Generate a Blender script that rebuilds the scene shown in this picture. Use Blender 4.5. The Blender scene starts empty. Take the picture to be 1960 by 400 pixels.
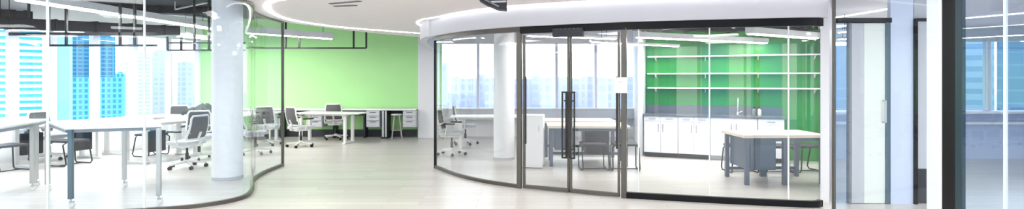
import bpy, bmesh, math, random
from mathutils import Vector, Matrix
random.seed(7)
sc = bpy.context.scene
COL = sc.collection
PI = math.pi
R = math.radians

# ------------------------------------------------------------------ camera
EYE, FPX, HOR = 1.6, 1000.0, 152.0
cam = bpy.data.cameras.new('camera')
cam.sensor_fit = 'HORIZONTAL'
cam.sensor_width = 36.0
cam.lens = 36.0 * FPX / 1960.0
cam.shift_y = -(200.0 - HOR) / 1960.0
cam.clip_start, cam.clip_end = 0.05, 4000
camo = bpy.data.objects.new('camera', cam)
camo.location = (0, 0, EYE)
camo.rotation_euler = (R(90), 0, 0)
COL.objects.link(camo)
sc.camera = camo

# ------------------------------------------------------------------ exposure, world
vs = sc.view_settings
vs.view_transform = 'Standard'
vs.look = 'None'
vs.exposure = 0.70
vs.gamma = 1.0
vs.use_curve_mapping = False
sc.cycles.transparent_max_bounces = 40
sc.cycles.max_bounces = 10
sc.cycles.diffuse_bounces = 5
sc.cycles.glossy_bounces = 4
sc.cycles.sample_clamp_indirect = 6.0

SKY = 2.1
LED = 6.5
TUBE = 36.0
FILL = 7.5  # glow of the added, unseen fill lamps
w = bpy.data.worlds.new('sky')
sc.world = w
w.use_nodes = True
nt = w.node_tree
nt.nodes.clear()
tc = nt.nodes.new('ShaderNodeTexCoord')
sx = nt.nodes.new('ShaderNodeSeparateXYZ')
rp = nt.nodes.new('ShaderNodeValToRGB')
bg = nt.nodes.new('ShaderNodeBackground')
wo = nt.nodes.new('ShaderNodeOutputWorld')
mr = nt.nodes.new('ShaderNodeMapRange')
mr.inputs['From Min'].default_value = -1
mr.inputs['From Max'].default_value = 1
nt.links.new(tc.outputs['Generated'], sx.inputs[0])
nt.links.new(sx.outputs['Z'], mr.inputs['Value'])
nt.links.new(mr.outputs[0], rp.inputs[0])
e = rp.color_ramp.elements
e[0].position, e[0].color = 0.40, (0.50, 0.60, 0.78, 1)
e[1].position, e[1].color = 0.52, (0.96, 0.98, 1.0, 1)
e2 = e.new(1.0); e2.color = (0.78, 0.88, 1.0, 1)
nt.links.new(rp.outputs[0], bg.inputs['Color'])
bg.inputs['Strength'].default_value = SKY
nt.links.new(bg.outputs[0], wo.inputs['Surface'])

# ------------------------------------------------------------------ pixel to place
def P(px, py, Y):
    return Vector(((px - 980.0) * Y / FPX, Y, EYE - (py - HOR) * Y / FPX))
def F(px, py):
    Y = EYE * FPX / (py - HOR)
    return Vector(((px - 980.0) * Y / FPX, Y, 0))
def PZ(px, py, Z):
    Y = (Z - EYE) * FPX / (HOR - py)
    return Vector(((px - 980.0) * Y / FPX, Y, Z))

# ------------------------------------------------------------------ materials
def lin(r, g, b):
    f = lambda c: (c / 255 / 12.92) if c / 255 <= 0.04045 else ((c / 255 + 0.055) / 1.055) ** 2.4
    return (f(r), f(g), f(b), 1)

def pmat(name, col, rough=0.5, metal=0.0, spec=0.5, noise=0.0, nscale=8.0, stretch=(1, 1, 1), bump=0.0):
    m = bpy.data.materials.new(name)
    m.use_nodes = True
    t = m.node_tree
    b = t.nodes['Principled BSDF']
    b.inputs['Roughness'].default_value = rough
    b.inputs['Metallic'].default_value = metal
    b.inputs['Specular IOR Level'].default_value = spec
    b.inputs['Base Color'].default_value = col
    if noise or bump:
        c = t.nodes.new('ShaderNodeTexCoord')
        mp = t.nodes.new('ShaderNodeMapping')
        mp.inputs['Scale'].default_value = stretch
        n = t.nodes.new('ShaderNodeTexNoise')
        n.inputs['Scale'].default_value = nscale
        n.inputs['Detail'].default_value = 4
        t.links.new(c.outputs['Object'], mp.inputs[0])
        t.links.new(mp.outputs[0], n.inputs['Vector'])
        if noise:
            mx = t.nodes.new('ShaderNodeMix')
            mx.data_type = 'RGBA'
            mx.inputs['A'].default_value = tuple(max(0, v * (1 - noise)) for v in col[:3]) + (1,)
            mx.inputs['B'].default_value = tuple(min(1, v * (1 + noise)) for v in col[:3]) + (1,)
            t.links.new(n.outputs['Fac'], mx.inputs['Factor'])
            t.links.new(mx.outputs['Result'], b.inputs['Base Color'])
        if bump:
            bp = t.nodes.new('ShaderNodeBump')
            bp.inputs['Strength'].default_value = bump
            bp.inputs['Distance'].default_value = 0.01
            t.links.new(n.outputs['Fac'], bp.inputs['Height'])
            t.links.new(bp.outputs[0], b.inputs['Normal'])
    return m

def emat(name, col, s):
    m = bpy.data.materials.new(name)
    m.use_nodes = True
    t = m.node_tree
    t.nodes.clear()
    em = t.nodes.new('ShaderNodeEmission')
    em.inputs['Color'].default_value = col
    em.inputs['Strength'].default_value = s
    o = t.nodes.new('ShaderNodeOutputMaterial')
    t.links.new(em.outputs[0], o.inputs['Surface'])
    return m

def gmat(name, tint, ior=1.58, rough=0.0, gloss=(1, 1, 1, 1)):
    """clear sheet glass: mirror reflection by Fresnel, tinted see-through"""
    m = bpy.data.materials.new(name)
    m.use_nodes = True
    t = m.node_tree
    t.nodes.clear()
    lw = t.nodes.new('ShaderNodeLayerWeight')
    lw.inputs['Blend'].default_value = 0.5
    pw = t.nodes.new('ShaderNodeMath'); pw.operation = 'POWER'
    pw.inputs[1].default_value = 5.0
    fr = t.nodes.new('ShaderNodeMath'); fr.operation = 'MULTIPLY_ADD'
    f0 = ((ior - 1) / (ior + 1)) ** 2
    fr.inputs[1].default_value = 0.75
    fr.inputs[2].default_value = f0
    t.links.new(lw.outputs['Facing'], pw.inputs[0])
    t.links.new(pw.outputs[0], fr.inputs[0])
    tr = t.nodes.new('ShaderNodeBsdfTransparent')
    tr.inputs['Color'].default_value = tint
    gl = t.nodes.new('ShaderNodeBsdfGlossy')
    gl.inputs['Color'].default_value = gloss
    gl.inputs['Roughness'].default_value = rough
    mx = t.nodes.new('ShaderNodeMixShader')
    o = t.nodes.new('ShaderNodeOutputMaterial')
    t.links.new(fr.outputs[0], mx.inputs[0])
    t.links.new(tr.outputs[0], mx.inputs[1])
    t.links.new(gl.outputs[0], mx.inputs[2])
    t.links.new(mx.outputs[0], o.inputs['Surface'])
    return m

def floormat():
    m = bpy.data.materials.new('pale_plank_floor')
    m.use_nodes = True
    t = m.node_tree
    b = t.nodes['Principled BSDF']
    c = t.nodes.new('ShaderNodeTexCoord')
    mp = t.nodes.new('ShaderNodeMapping')
    br = t.nodes.new('ShaderNodeTexBrick')
    br.offset = 0.37
    br.inputs['Scale'].default_value = 1.0
    br.inputs['Brick Width'].default_value = 1.2
    br.inputs['Row Height'].default_value = 0.18
    br.inputs['Mortar Size'].default_value = 0.003
    br.inputs['Color1'].default_value = lin(228, 224, 219)
    br.inputs['Color2'].default_value = lin(216, 211, 205)
    br.inputs['Mortar'].default_value = lin(190, 182, 172)
    mp2 = t.nodes.new('ShaderNodeMapping')
    mp2.inputs['Scale'].default_value = (1.2, 14, 1)
    n = t.nodes.new('ShaderNodeTexNoise')
    n.inputs['Scale'].default_value = 2.2
    n.inputs['Detail'].default_value = 5
    mx = t.nodes.new('ShaderNodeMix')
    mx.data_type = 'RGBA'
    mx.blend_type = 'MULTIPLY'
    mx.inputs['Factor'].default_value = 0.35
    rm = t.nodes.new('ShaderNodeValToRGB')
    rm.color_ramp.elements[0].position = 0.3
    rm.color_ramp.elements[0].color = (0.80, 0.77, 0.74, 1)
    rm.color_ramp.elements[1].position = 0.7
    rm.color_ramp.elements[1].color = (1, 1, 1, 1)
    t.links.new(c.outputs['Object'], mp.inputs[0])
    t.links.new(mp.outputs[0], br.inputs['Vector'])
    t.links.new(c.outputs['Object'], mp2.inputs[0])
    t.links.new(mp2.outputs[0], n.inputs['Vector'])
    t.links.new(n.outputs['Fac'], rm.inputs[0])
    t.links.new(br.outputs['Color'], mx.inputs['A'])
    t.links.new(rm.outputs[0], mx.inputs['B'])
    t.links.new(mx.outputs['Result'], b.inputs['Base Color'])
    b.inputs['Roughness'].default_value = 0.28
    b.inputs['Specular IOR Level'].default_value = 0.45
    return m

def facade(name, wall, glass, fw, fh, sash=0.25):
    """tower cladding: a grid of window bands in the given colours"""
    m = bpy.data.materials.new(name)
    m.use_nodes = True
    t = m.node_tree
    b = t.nodes['Principled BSDF']
    b.inputs['Roughness'].default_value = 0.5
    c = t.nodes.new('ShaderNodeTexCoord')
    s = t.nodes.new('ShaderNodeSeparateXYZ')
    ad = t.nodes.new('ShaderNodeMath'); ad.operation = 'ADD'
    cb = t.nodes.new('ShaderNodeCombineXYZ')
    br = t.nodes.new('ShaderNodeTexBrick')
    br.offset = 0.0
    br.inputs['Scale'].default_value = 1.0
    br.inputs['Brick Width'].default_value = fw
    br.inputs['Row Height'].default_value = fh
    br.inputs['Mortar Size'].default_value = sash
    br.inputs['Mortar Smooth'].default_value = 0.1
    br.inputs['Color1'].default_value = glass
    br.inputs['Color2'].default_value = tuple(v * 0.85 for v in glass[:3]) + (1,)
    br.inputs['Mortar'].default_value = wall
    t.links.new(c.outputs['Object'], s.inputs[0])
    t.links.new(s.outputs['X'], ad.inputs[0])
    t.links.new(s.outputs['Y'], ad.inputs[1])
    t.links.new(ad.outputs[0], cb.inputs['X'])
    t.links.new(s.outputs['Z'], cb.inputs['Y'])
    t.links.new(cb.outputs[0], br.inputs['Vector'])
    t.links.new(br.outputs['Color'], b.inputs['Base Color'])
    return m

M = {
    'floor': floormat(),
    'white': pmat('white_paint', lin(240, 240, 242), 0.55, noise=0.02),
    'ceil': pmat('ceiling_paint', lin(232, 226, 226), 0.7, noise=0.02),
    'ceil2': pmat('lilac_ceiling_paint', lin(212, 208, 218), 0.7, noise=0.02),
    'fascia': pmat('fascia_paint', lin(206, 207, 213), 0.6, noise=0.01),
    'green': pmat('green_paint_lit', (0.47, 0.85, 0.36, 1), 0.6, noise=0.05, nscale=2),  # strong light on this wall is put into its lighter green
    'kgreen': pmat('green_paint_dim', (0.018, 0.23, 0.03, 1), 0.35, noise=0.06, nscale=2),  # the same green, darkened in colour for weaker light
    'slab': pmat('dark_slab', lin(26, 28, 35), 0.8, noise=0.25, nscale=3),
    'duct': pmat('dark_duct', lin(10, 12, 18), 0.6, spec=0.2, noise=0.1),
    'black': pmat('black_metal', lin(22, 23, 26), 0.4, noise=0.1),
    'header': pmat('black_header', lin(9, 8, 12), 0.4, spec=0.25, noise=0.1),
    'bronze': pmat('bronze_frame', lin(96, 92, 86), 0.35, 0.6, noise=0.1),
    'steel': pmat('brushed_steel', lin(190, 188, 182), 0.3, 0.8, noise=0.08, nscale=30),
    'mullion': pmat('pale_mullion', lin(222, 222, 238), 0.5, noise=0.03),
    'seam': pmat('white_joint', lin(236, 242, 240), 0.4, noise=0.02),
    'top': pmat('white_laminate', lin(246, 246, 246), 0.35, noise=0.01),
    'edge': pmat('grey_edge_rail', lin(140, 142, 146), 0.4, noise=0.05),
    'leg': pmat('silver_leg', lin(196, 194, 190), 0.35, 0.4, noise=0.05),
    'legd': pmat('slate_leg', lin(92, 112, 124), 0.35, 0.3, noise=0.05),
    'plastic': pmat('white_plastic', lin(236, 235, 232), 0.4, noise=0.02),
    'mesh': pmat('grey_mesh', lin(92, 92, 92), 0.8, noise=0.25, nscale=120),
    'dark': pmat('charcoal', lin(44, 46, 52), 0.5, noise=0.1),
    'rubber': pmat('black_rubber', lin(18, 18, 20), 0.6, noise=0.1),
    'cab': pmat('white_cabinet', lin(238, 238, 246), 0.4, noise=0.01),
    'stone': pmat('grey_stone', lin(96, 100, 108), 0.25, noise=0.15, nscale=40),
    'wood': pmat('pale_wood', lin(228, 214, 198), 0.5, noise=0.08, nscale=5, stretch=(1, 14, 1)),
    'slate': pmat('slate_steel', lin(84, 98, 116), 0.4, 0.1, noise=0.06),
    'grey': pmat('light_grey', lin(204, 206, 210), 0.5, noise=0.04),
    'column': pmat('marbled_column', lin(250, 250, 252), 0.5, noise=0.05, nscale=5, stretch=(1, 1, 3), bump=0.05),
    'olive': pmat('olive_cloth', lin(66, 74, 66), 0.85, noise=0.3, nscale=14),
    'base': pmat('dark_skirting', lin(60, 62, 66), 0.5, noise=0.1),
    'panel': pmat('pale_blue_panel', lin(214, 224, 244), 0.3, noise=0.02),
    'door': pmat('cream_white_door', lin(240, 244, 236), 0.4, noise=0.01),
    'paper': pmat('white_paper', lin(246, 244, 246), 0.7, noise=0.01),
    'ink': pmat('faint_print', lin(196, 180, 190), 0.8, noise=0.02),
    'chrome': pmat('chrome', lin(210, 215, 220), 0.15, 0.9, noise=0.02),
    'led': emat('led_white', (1, 0.98, 0.97, 1), LED),
    'fill_glow': emat('fill_lamp_diffuser', (1, 0.99, 0.98, 1), FILL),
    'tube': emat('lamp_diffuser', (1, 0.99, 0.97, 1), TUBE),
    'led_soft': emat('soft_led_white', (1, 0.99, 0.99, 1), 2.6),
    'glass': gmat('clear_glass', (0.985, 0.992, 0.99, 1), 1.46),
    'glassb': gmat('cool_clear_glass', (0.955, 0.985, 1.0, 1), 1.32),
    'glassd': gmat('blue_grey_glass', (0.84, 0.92, 1.0, 1)),
    'pane': gmat('window_glass', (0.97, 0.99, 1.0, 1), 1.3),
    'city_ground': pmat('hazy_city_ground', lin(170, 182, 208), 0.9, noise=0.12, nscale=0.02),  # distance haze is put into the ground colour
    'haze_tower': facade('haze_tower', lin(172, 178, 200), lin(164, 172, 196), 6, 6, 1.0),  # haze mixed into both wall and window colours
    'cyan_band': facade('cyan_band_tower', lin(205, 232, 236), lin(58, 172, 190), 1000, 2.5, 0.7),
    'cyan_plain': facade('cyan_plain_tower', lin(176, 236, 250), lin(150, 226, 246), 8, 40, 0.5),
    'blue_grid': facade('blue_grid_tower', lin(74, 146, 170), lin(42, 108, 142), 3.2, 2.6, 0.45),
    'teal_grid': facade('teal_grid_block', lin(96, 186, 200), lin(56, 136, 166), 2.6, 3.2, 0.6),
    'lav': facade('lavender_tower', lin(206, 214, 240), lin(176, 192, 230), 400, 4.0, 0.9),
    'blue_slat': facade('blue_slat_tower', lin(132, 158, 172), lin(106, 140, 160), 1000, 3.2, 0.9),
    'deep_blue': facade('deep_blue_tower', lin(84, 120, 138), lin(70, 108, 130), 9, 3, 0.25),
}

# ------------------------------------------------------------------ mesh helpers
class MB:
    def __init__(s):
        s.v, s.f = [], []
    def add(s, vs_, fs):
        o = len(s.v)
        s.v += [Vector(x) for x in vs_]
        s.f += [tuple(i + o for i in f) for f in fs]
        return s
    def box(s, c, d, rz=0.0, tilt=None):
        m = Matrix.Rotation(rz, 3, 'Z')
        if tilt: m = m @ Matrix.Rotation(tilt, 3, 'X')
        h = Vector(d) / 2
        vs_ = [Vector(c) + m @ Vector((a * h.x, b * h.y, g * h.z)) for a in (-1, 1) for b in (-1, 1) for g in (-1, 1)]
        return s.add(vs_, [(0, 1, 3, 2), (4, 6, 7, 5), (0, 4, 5, 1), (2, 3, 7, 6), (0, 2, 6, 4), (1, 5, 7, 3)])
    def bar(s, a, b, w_, h_, up=(0, 0, 1)):
        a, b = Vector(a), Vector(b)
        d = (b - a).normalized()
        u = Vector(up)
        if abs(d.dot(u)) > 0.98: u = Vector((1, 0, 0))
        x = d.cross(u).normalized() * (w_ / 2)
        y = d.cross(x).normalized() * (h_ / 2)
        vs_ = [p + i * x + j * y for p in (a, b) for i, j in ((-1, -1), (1, -1), (1, 1), (-1, 1))]
        return s.add(vs_, [(3, 2, 1, 0), (4, 5, 6, 7)] + [(i, (i + 1) % 4, (i + 1) % 4 + 4, i + 4) for i in range(4)])
    def tube(s, pts, r, n=8, closed=False):
        pts = [Vector(p) for p in pts]
        k = len(pts)
        vs_, fs = [], []
        ref = None
        for i, p in enumerate(pts):
            if closed:
                d = pts[(i + 1) % k] - pts[i - 1]
            else:
                d = pts[min(i + 1, k - 1)] - pts[max(i - 1, 0)]
            d.normalize()
            if ref is None:
                ref = Vector((0, 0, 1)) if abs(d.z) < 0.9 else Vector((1, 0, 0))
            x = d.cross(ref)
            if x.length < 1e-4: x = d.cross(Vector((0, 1, 0)))
            x.normalize()
            y = x.cross(d).normalized()
            ref = y
            for j in range(n):
                a = 2 * PI * j / n
                vs_.append(p + r * (math.cos(a) * x + math.sin(a) * y))
        for i in range(k if closed else k - 1):
            for j in range(n):
                a, b = i * n + j, i * n + (j + 1) % n
                c, d_ = ((i + 1) % k) * n + (j + 1) % n, ((i + 1) % k) * n + j
                fs.append((a, b, c, d_))
        if not closed:
            fs.append(tuple(range(n - 1, -1, -1)))
            fs.append(tuple((k - 1) * n + j for j in range(n)))
        return s.add(vs_, fs)
    def lathe(s, c, prof, n=20):
        c = Vector(c)
        vs_, fs = [], []
        for r, z in prof:
            for j in range(n):
                a = 2 * PI * j / n
                vs_.append(c + Vector((r * math.cos(a), r * math.sin(a), z)))
        for i in range(len(prof) - 1):
            for j in range(n):
                fs.append((i * n + j, i * n + (j + 1) % n, (i + 1) * n + (j + 1) % n, (i + 1) * n + j))
        fs.append(tuple(range(n - 1, -1, -1)))
        fs.append(tuple((len(prof) - 1) * n + j for j in range(n)))
        return s.add(vs_, fs)
    def prism(s, poly, z0, z1):
        n = len(poly)
        vs_ = [(p[0], p[1], z0) for p in poly] + [(p[0], p[1], z1) for p in poly]
        return s.add(vs_, [tuple(range(n - 1, -1, -1)), tuple(range(n, 2 * n))] +
                     [(i, (i + 1) % n, (i + 1) % n + n, i + n) for i in range(n)])
    def sheet(s, path, z0, z1, t):
        """a wall of thickness t following a plan path"""
        a, b = offset(path, t / 2), offset(path, -t / 2)
        n = len(path)
        vs_ = [(p[0], p[1], z0) for p in a] + [(p[0], p[1], z1) for p in a] + [(p[0], p[1], z0) for p in b] + [(p[0], p[1], z1) for p in b]
        fs = []
        for i in range(n - 1):
            fs += [(i, i + 1, n + i + 1, n + i), (2 * n + i + 1, 2 * n + i, 3 * n + i, 3 * n + i + 1),
                   (n + i, n + i + 1, 3 * n + i + 1, 3 * n + i), (i + 1, i, 2 * n + i, 2 * n + i + 1)]
        fs += [(0, n, 3 * n, 2 * n), (n - 1, 3 * n - 1, 4 * n - 1, 2 * n - 1)]
        return s.add(vs_, fs)
    def build(s, name, mat, parent=None, smooth=False, bevel=0.0, sub=0):
        me = bpy.data.meshes.new(name)
        bm = bmesh.new()
        vv = [bm.verts.new(p) for p in s.v]
        for f in s.f:
            try: bm.faces.new([vv[i] for i in f])
            except ValueError: pass
        bmesh.ops.recalc_face_normals(bm, faces=bm.faces)
        ng = [f for f in bm.faces if len(f.verts) > 4]
        if ng: bmesh.ops.triangulate(bm, faces=ng)
        if bevel:
            bmesh.ops.bevel(bm, geom=[e_ for e_ in bm.edges if len(e_.link_faces) == 2 and e_.calc_face_angle(0) > 0.6],
                            offset=bevel, segments=2, affect='EDGES', profile=0.5, clamp_overlap=True)
        if smooth:
            for f in bm.faces: f.smooth = True
        bm.to_mesh(me)
        bm.free()
        if smooth and hasattr(me, 'set_sharp_from_angle'):
            me.set_sharp_from_angle(angle=R(40))
        me.materials.append(mat if not isinstance(mat, str) else M[mat])
        o = bpy.data.objects.new(name, me)
        COL.objects.link(o)
        if parent is not None: o.parent = parent
        return o

def offset(path, d):
    out = []
    n = len(path)
    for i in range(n):
        a = Vector(path[max(i - 1, 0)][:2]); b = Vector(path[min(i + 1, n - 1)][:2])
        t = (b - a).normalized()
        out.append((path[i][0] - t.y * d, path[i][1] + t.x * d))
    return out

def spline(pts, k=8):
    pts = [Vector((p[0], p[1], 0)) for p in pts]
    out = []
    q = [2 * pts[0] - pts[1]] + pts + [2 * pts[-1] - pts[-2]]
    for i in range(1, len(q) - 2):
        for j in range(k):
            t = j / k
            a, b, c, d = q[i - 1], q[i], q[i + 1], q[i + 2]
            out.append(0.5 * (2 * b + (c - a) * t + (2 * a - 5 * b + 4 * c - d) * t * t + (3 * b - a - 3 * c + d) * t ** 3))
    out.append(pts[-1])
    return [(p.x, p.y) for p in out]

def cut(path, px0, px1):
    """the piece of a plan path between two bearings"""
    b = lambda p: 980 + 1000 * p[0] / p[1]
    out = []
    for i in range(len(path) - 1):
        p, q = path[i], path[i + 1]
        bp, bq = b(p), b(q)
        for tpx in (px0, px1):
            if (bp - tpx) * (bq - tpx) <= 0 and abs(bp - bq) > 1e-9: pass
        ts = [0.0, 1.0]
        lo, hi = 0.0, 1.0
        seg = []
        for tt in range(0, 21):
            u = tt / 20
            x, y = p[0] + (q[0] - p[0]) * u, p[1] + (q[1] - p[1]) * u
            bb = 980 + 1000 * x / y
            if px0 - 0.01 <= bb <= px1 + 0.01: seg.append((x, y))
        if seg:
            if out and seg[0] == out[-1]: seg = seg[1:]
            if len(seg) > 2: seg = [seg[0], seg[len(seg) // 2], seg[-1]]
            out += seg
    return out

def tag(o, label, cat, group=None, kind=None):
    o['label'] = label
    o['category'] = cat
    if group: o['group'] = group
    if kind: o['kind'] = kind
    return o
def struct(o, label, cat):
    return tag(o, label, cat, None, 'structure')
def thing(name, loc, rz, label, cat, group=None):
    o = bpy.data.objects.new(name, None)
    COL.objects.link(o)
    o.location = loc
    o.rotation_euler = (0, 0, rz)
    return tag(o, label, cat, group)
def copy_tree(o, parent=None):
    c = o.copy()
    COL.objects.link(c)
    if parent is not None: c.parent = parent
    for ch in list(o.children): copy_tree(ch, c)
    return c
def place(proto, used, loc, rz, label, group=None):
    """first call moves the prototype itself, later calls copy it with its parts"""
    o = copy_tree(proto) if used else proto
    o.location = loc
    o.rotation_euler = (0, 0, rz)
    o['label'] = label
    if group: o['group'] = group
    return o

# ================================================================== SETTING
CZ, SOF, SLAB = 2.67, 2.37, 3.30
FX0, FX1, FY0, FY1 = -11.4, 13.2, -3.6, 14.75

struct(MB().box(((FX0 + FX1) / 2, (FY0 + FY1) / 2, -0.1), (FX1 - FX0, FY1 - FY0, 0.2)).build('floor', 'floor'),
       'pale beige plank floor shining under the lamps', 'floor')

LG = spline([(-11.3, 5.85), (-7.0, 5.9), (-5.2, 6.1), (-4.25, 6.36), (-3.80, 6.62), (-3.60, 7.0), (-3.73, 7.5), (-4.02, 8.1), (-4.19, 8.8), (-4.24, 9.64)])
RG = spline([(-1.37, 9.41), (-0.92, 8.66), (-0.43, 8.1), (0.13, 7.68)])
DOOR0, DOOR1 = Vector((0.13, 7.68)), Vector((1.50, 7.07))
KG = spline([(1.50, 7.07), (2.4, 6.83), (3.2, 6.64), (3.74, 6.54), (3.9, 6.60)])
FRONT = RG + KG
FAS = spline([(-2.05, 14.3), (-1.95, 12.4), (-1.80, 10.8), (-1.58, 9.80), (-1.40, 9.38)])[:-1] + FRONT

# dropped ceiling over the lobby
far_edge = spline([(-4.24, 9.75), (-3.95, 10.5), (-3.45, 11.6), (-2.75, 12.7), (-2.15, 13.5)], 5)
fas_in = offset(FAS, 0.02)
poly = [(FX0, FY0), (FX1, FY0), (FX1, 10.75), (6.35, 10.75), (6.12, 10.2)] + fas_in[::-1] + far_edge[::-1] + LG[::-1]
cl = []
for p in poly:
    if not cl or (Vector(p) - Vector(cl[-1])).length > 0.01: cl.append(p)
struct(MB().prism(cl, CZ, CZ + 0.14).build('ceiling', 'ceil'), 'smooth white dropped ceiling with curved edge', 'ceiling')
struct(MB().box((0.9, 9.9, SLAB + 0.1), (FX1 - FX0, 9.9, 0.2)).build('ceiling_open', 'slab'), 'dark open ceiling slab above pipes and lamps', 'ceiling')

# green wall and pilaster
struct(MB().box(((-8.75 - 2.0) / 2, 14.70, SLAB / 2), (6.75, 0.16, SLAB)).build('wall_back', 'green'), 'green painted wall in a lit tone behind the desks', 'wall')
struct(MB().box((-2.29, 14.42, SLAB / 2), (0.54, 0.40, SLAB)).build('wall_pilaster', 'white', bevel=0.01), 'white pilaster at the end of the green wall', 'wall')
struct(MB().box((-5.70, 14.60, 0.10), (6.1, 0.03, 0.20)).build('baseboard_back', 'base'), 'dark skirting along the green wall', 'baseboard')

# window wall beside the open office
A0, A1 = Vector((-10.25, 8.6)), Vector((-8.72, 14.62))
wd = (A1 - A0).normalized()
wang = math.atan2(wd.y, wd.x)
wl = (A1 - A0).length
mid = (A0 + A1) / 2
struct(MB().box((mid.x, mid.y, 0.30), (wl, 0.16, 0.60), wang).build('wall_sill', 'white'), 'low white wall under the office windows', 'wall')
struct(MB().box((mid.x, mid.y, 2.98), (wl, 0.16, 0.64), wang).build('wall_lintel', 'white'), 'white strip of wall above the office windows', 'wall')
def winline(px):
    k = (px - 980) / 1000
    # point on A0 + t*wd with x = k*y
    t = (k * A0.y - A0.x) / (wd.x - k * wd.y)
    return A0 + wd * t
wins = [-40, 24, 101, 181, 255, 322, 378]
wn = 0
prev = None
for i, px in enumerate(wins):
    c = winline(px)
    wide = 0.15 if i in (1, 3, 4) else 0.07
    struct(MB().box((c.x, c.y, 1.63), (wide, 0.14, 2.06), wang).build('trim_mullion', 'mullion', bevel=0.008), 'pale window mullion number %s along the office glazing' % ['one', 'two', 'three', 'four', 'five', 'six', 'seven'][i], 'mullion')
    if prev is not None:
        m_ = (c + prev) / 2
        wn += 1
        struct(MB().box((m_.x, m_.y, 1.63), ((c - prev).length - 0.02, 0.012, 2.06), wang).build('window_%d' % wn, 'pane'), 'tall window pane number %d of the open office overlooking the towers' % wn, 'window')
    prev = c
struct(MB().box((A0.x - 0.08, 7.1, SLAB / 2), (0.16, 3.0, SLAB)).build('wall_office_side', 'white'), 'white wall beside the first office window', 'wall')

# back windows of the glass meeting room
struct(MB().box((0.75, 14.70, 0.40), (5.5, 0.16, 0.80)).build('wall_meeting_sill', 'white'), 'white wall below the meeting room windows', 'wall')
struct(MB().box((0.75, 14.70, 2.95), (5.5, 0.16, 0.70)).build('wall_meeting_lintel', 'white'), 'white wall above the meeting room windows', 'wall')
xs = [-2.0, -0.95, 0.15, 1.25, 2.35, 3.45]
for i, x in enumerate(xs):
    struct(MB().box((x, 14.70, 1.70), (0.07, 0.12, 1.80)).build('trim_post', 'mullion'), 'slim window post number %d of the meeting room' % (i + 1), 'mullion')
    if i:
        wn += 1
        struct(MB().box(((x + xs[i - 1]) / 2, 14.70, 1.70), (x - xs[i - 1] - 0.07, 0.012, 1.80)).build('window_%d' % wn, 'pane'), 'meeting room window pane number %d facing the hazy skyline' % i, 'window')
struct(MB().box((0.75, 14.42, 0.78), (5.3, 0.42, 0.06)).box((0.75, 14.25, 0.64), (5.3, 0.06, 0.22)).build('trim_sill', 'grey', bevel=0.01), 'broad grey sill under the meeting room windows', 'sill')
# return wall and kitchen wall
KA = math.atan(0.4)
K0 = Vector((2.72, 10.8))
kd = Vector((math.cos(KA), -math.sin(KA))); kn = Vector((math.sin(KA), math.cos(KA)))
def K(u, v, z=0.0):
    p = K0 + kd * u + kn * v
    return Vector((p.x, p.y, z))
c = K(1.72, 0.70)
struct(MB().box((c.x, c.y, SLAB / 2), (3.50, 0.14, SLAB), -KA).build('wall_kitchen', 'kgreen'), 'green wall in a dimmer tone behind the kitchenette shelves', 'wall')
a, b = K(-0.10, 0.78), Vector((3.45, 14.62, 0))
struct(MB().sheet([(a.x, a.y), (b.x, b.y)], 0, SLAB, 0.12).build('wall_return', 'white'), 'white wall running back from the kitchenette', 'wall')
c = K(-0.09, 0.45)
struct(MB().box((c.x, c.y, SLAB / 2), (0.10, 0.62, SLAB), -KA).build('wall_end', 'white'), 'white wall end beside the kitchen counter', 'wall')
b = K(3.42, 0.70)
struct(MB().sheet([(4.06, 6.78), (b.x, b.y - 0.1)], 0, SLAB, 0.10).build('wall_divide', 'white'), 'white dividing wall between kitchenette and next room', 'wall')
# room 2 windows
struct(MB().box((9.70, 10.62, 0.46), (7.0, 0.16, 0.92)).build('wall_far_sill', 'panel'), 'pale blue wall under the windows of the side room', 'wall')
struct(MB().box((9.70, 10.62, 2.52), (7.0, 0.16, 0.30)).build('wall_far_lintel', 'grey'), 'grey wall strip above the windows of the side room', 'wall')
xs = [6.25, 7.35, 8.60, 9.65, 10.7, 11.9, 13.1]
for i, x in enumerate(xs):
    struct(MB().box((x, 10.62, 1.645), (0.06, 0.12, 1.45)).build('trim_bar', 'mullion'), 'thin window bar number %d of the side room' % (i + 1), 'mullion')
    if i:
        wn += 1
        struct(MB().box(((x + xs[i - 1]) / 2, 10.62, 1.645), (x - xs[i - 1] - 0.06, 0.012, 1.45)).build('window_%d' % wn, 'pane'), 'side room window pane number %d facing blue towers' % i, 'window')
struct(MB().box((9.7, 10.40, 0.95), (6.9, 0.34, 0.05)).box((9.7, 10.38, 0.74), (6.9, 0.30, 0.05)).build('trim_ledge', 'top', bevel=0.008), 'double white ledge under the windows of the side room', 'sill')
struct(MB().box((13.15, 3.5, 1.4), (0.14, 14.2, 2.8)).build('wall_outer', 'panel'), 'pale wall closing the side room', 'wall')
# unseen glazed front, added behind the viewpoint for daylight and reflections
xs = [FX0 + 0.1 + i * (FX1 - FX0 - 0.2) / 14 for i in range(15)]
for i, x in enumerate(xs):
    struct(MB().box((x, FY0 + 0.08, CZ / 2), (0.10, 0.14, CZ)).build('trim_front', 'mullion'), 'unseen added front facade mullion number %d' % (i + 1), 'mullion')
    if i:
        wn += 1
        struct(MB().box(((x + xs[i - 1]) / 2, FY0 + 0.08, CZ / 2), (x - xs[i - 1] - 0.10, 0.012, CZ)).build('window_%d' % wn, 'pane'), 'unseen added full height front facade pane number %d' % i, 'window')
struct(MB().box((FX0 + 0.07, 1.2, CZ / 2), (0.14, 9.4, CZ)).build('wall_lobby', 'white'), 'white side wall of the lobby', 'wall')

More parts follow.
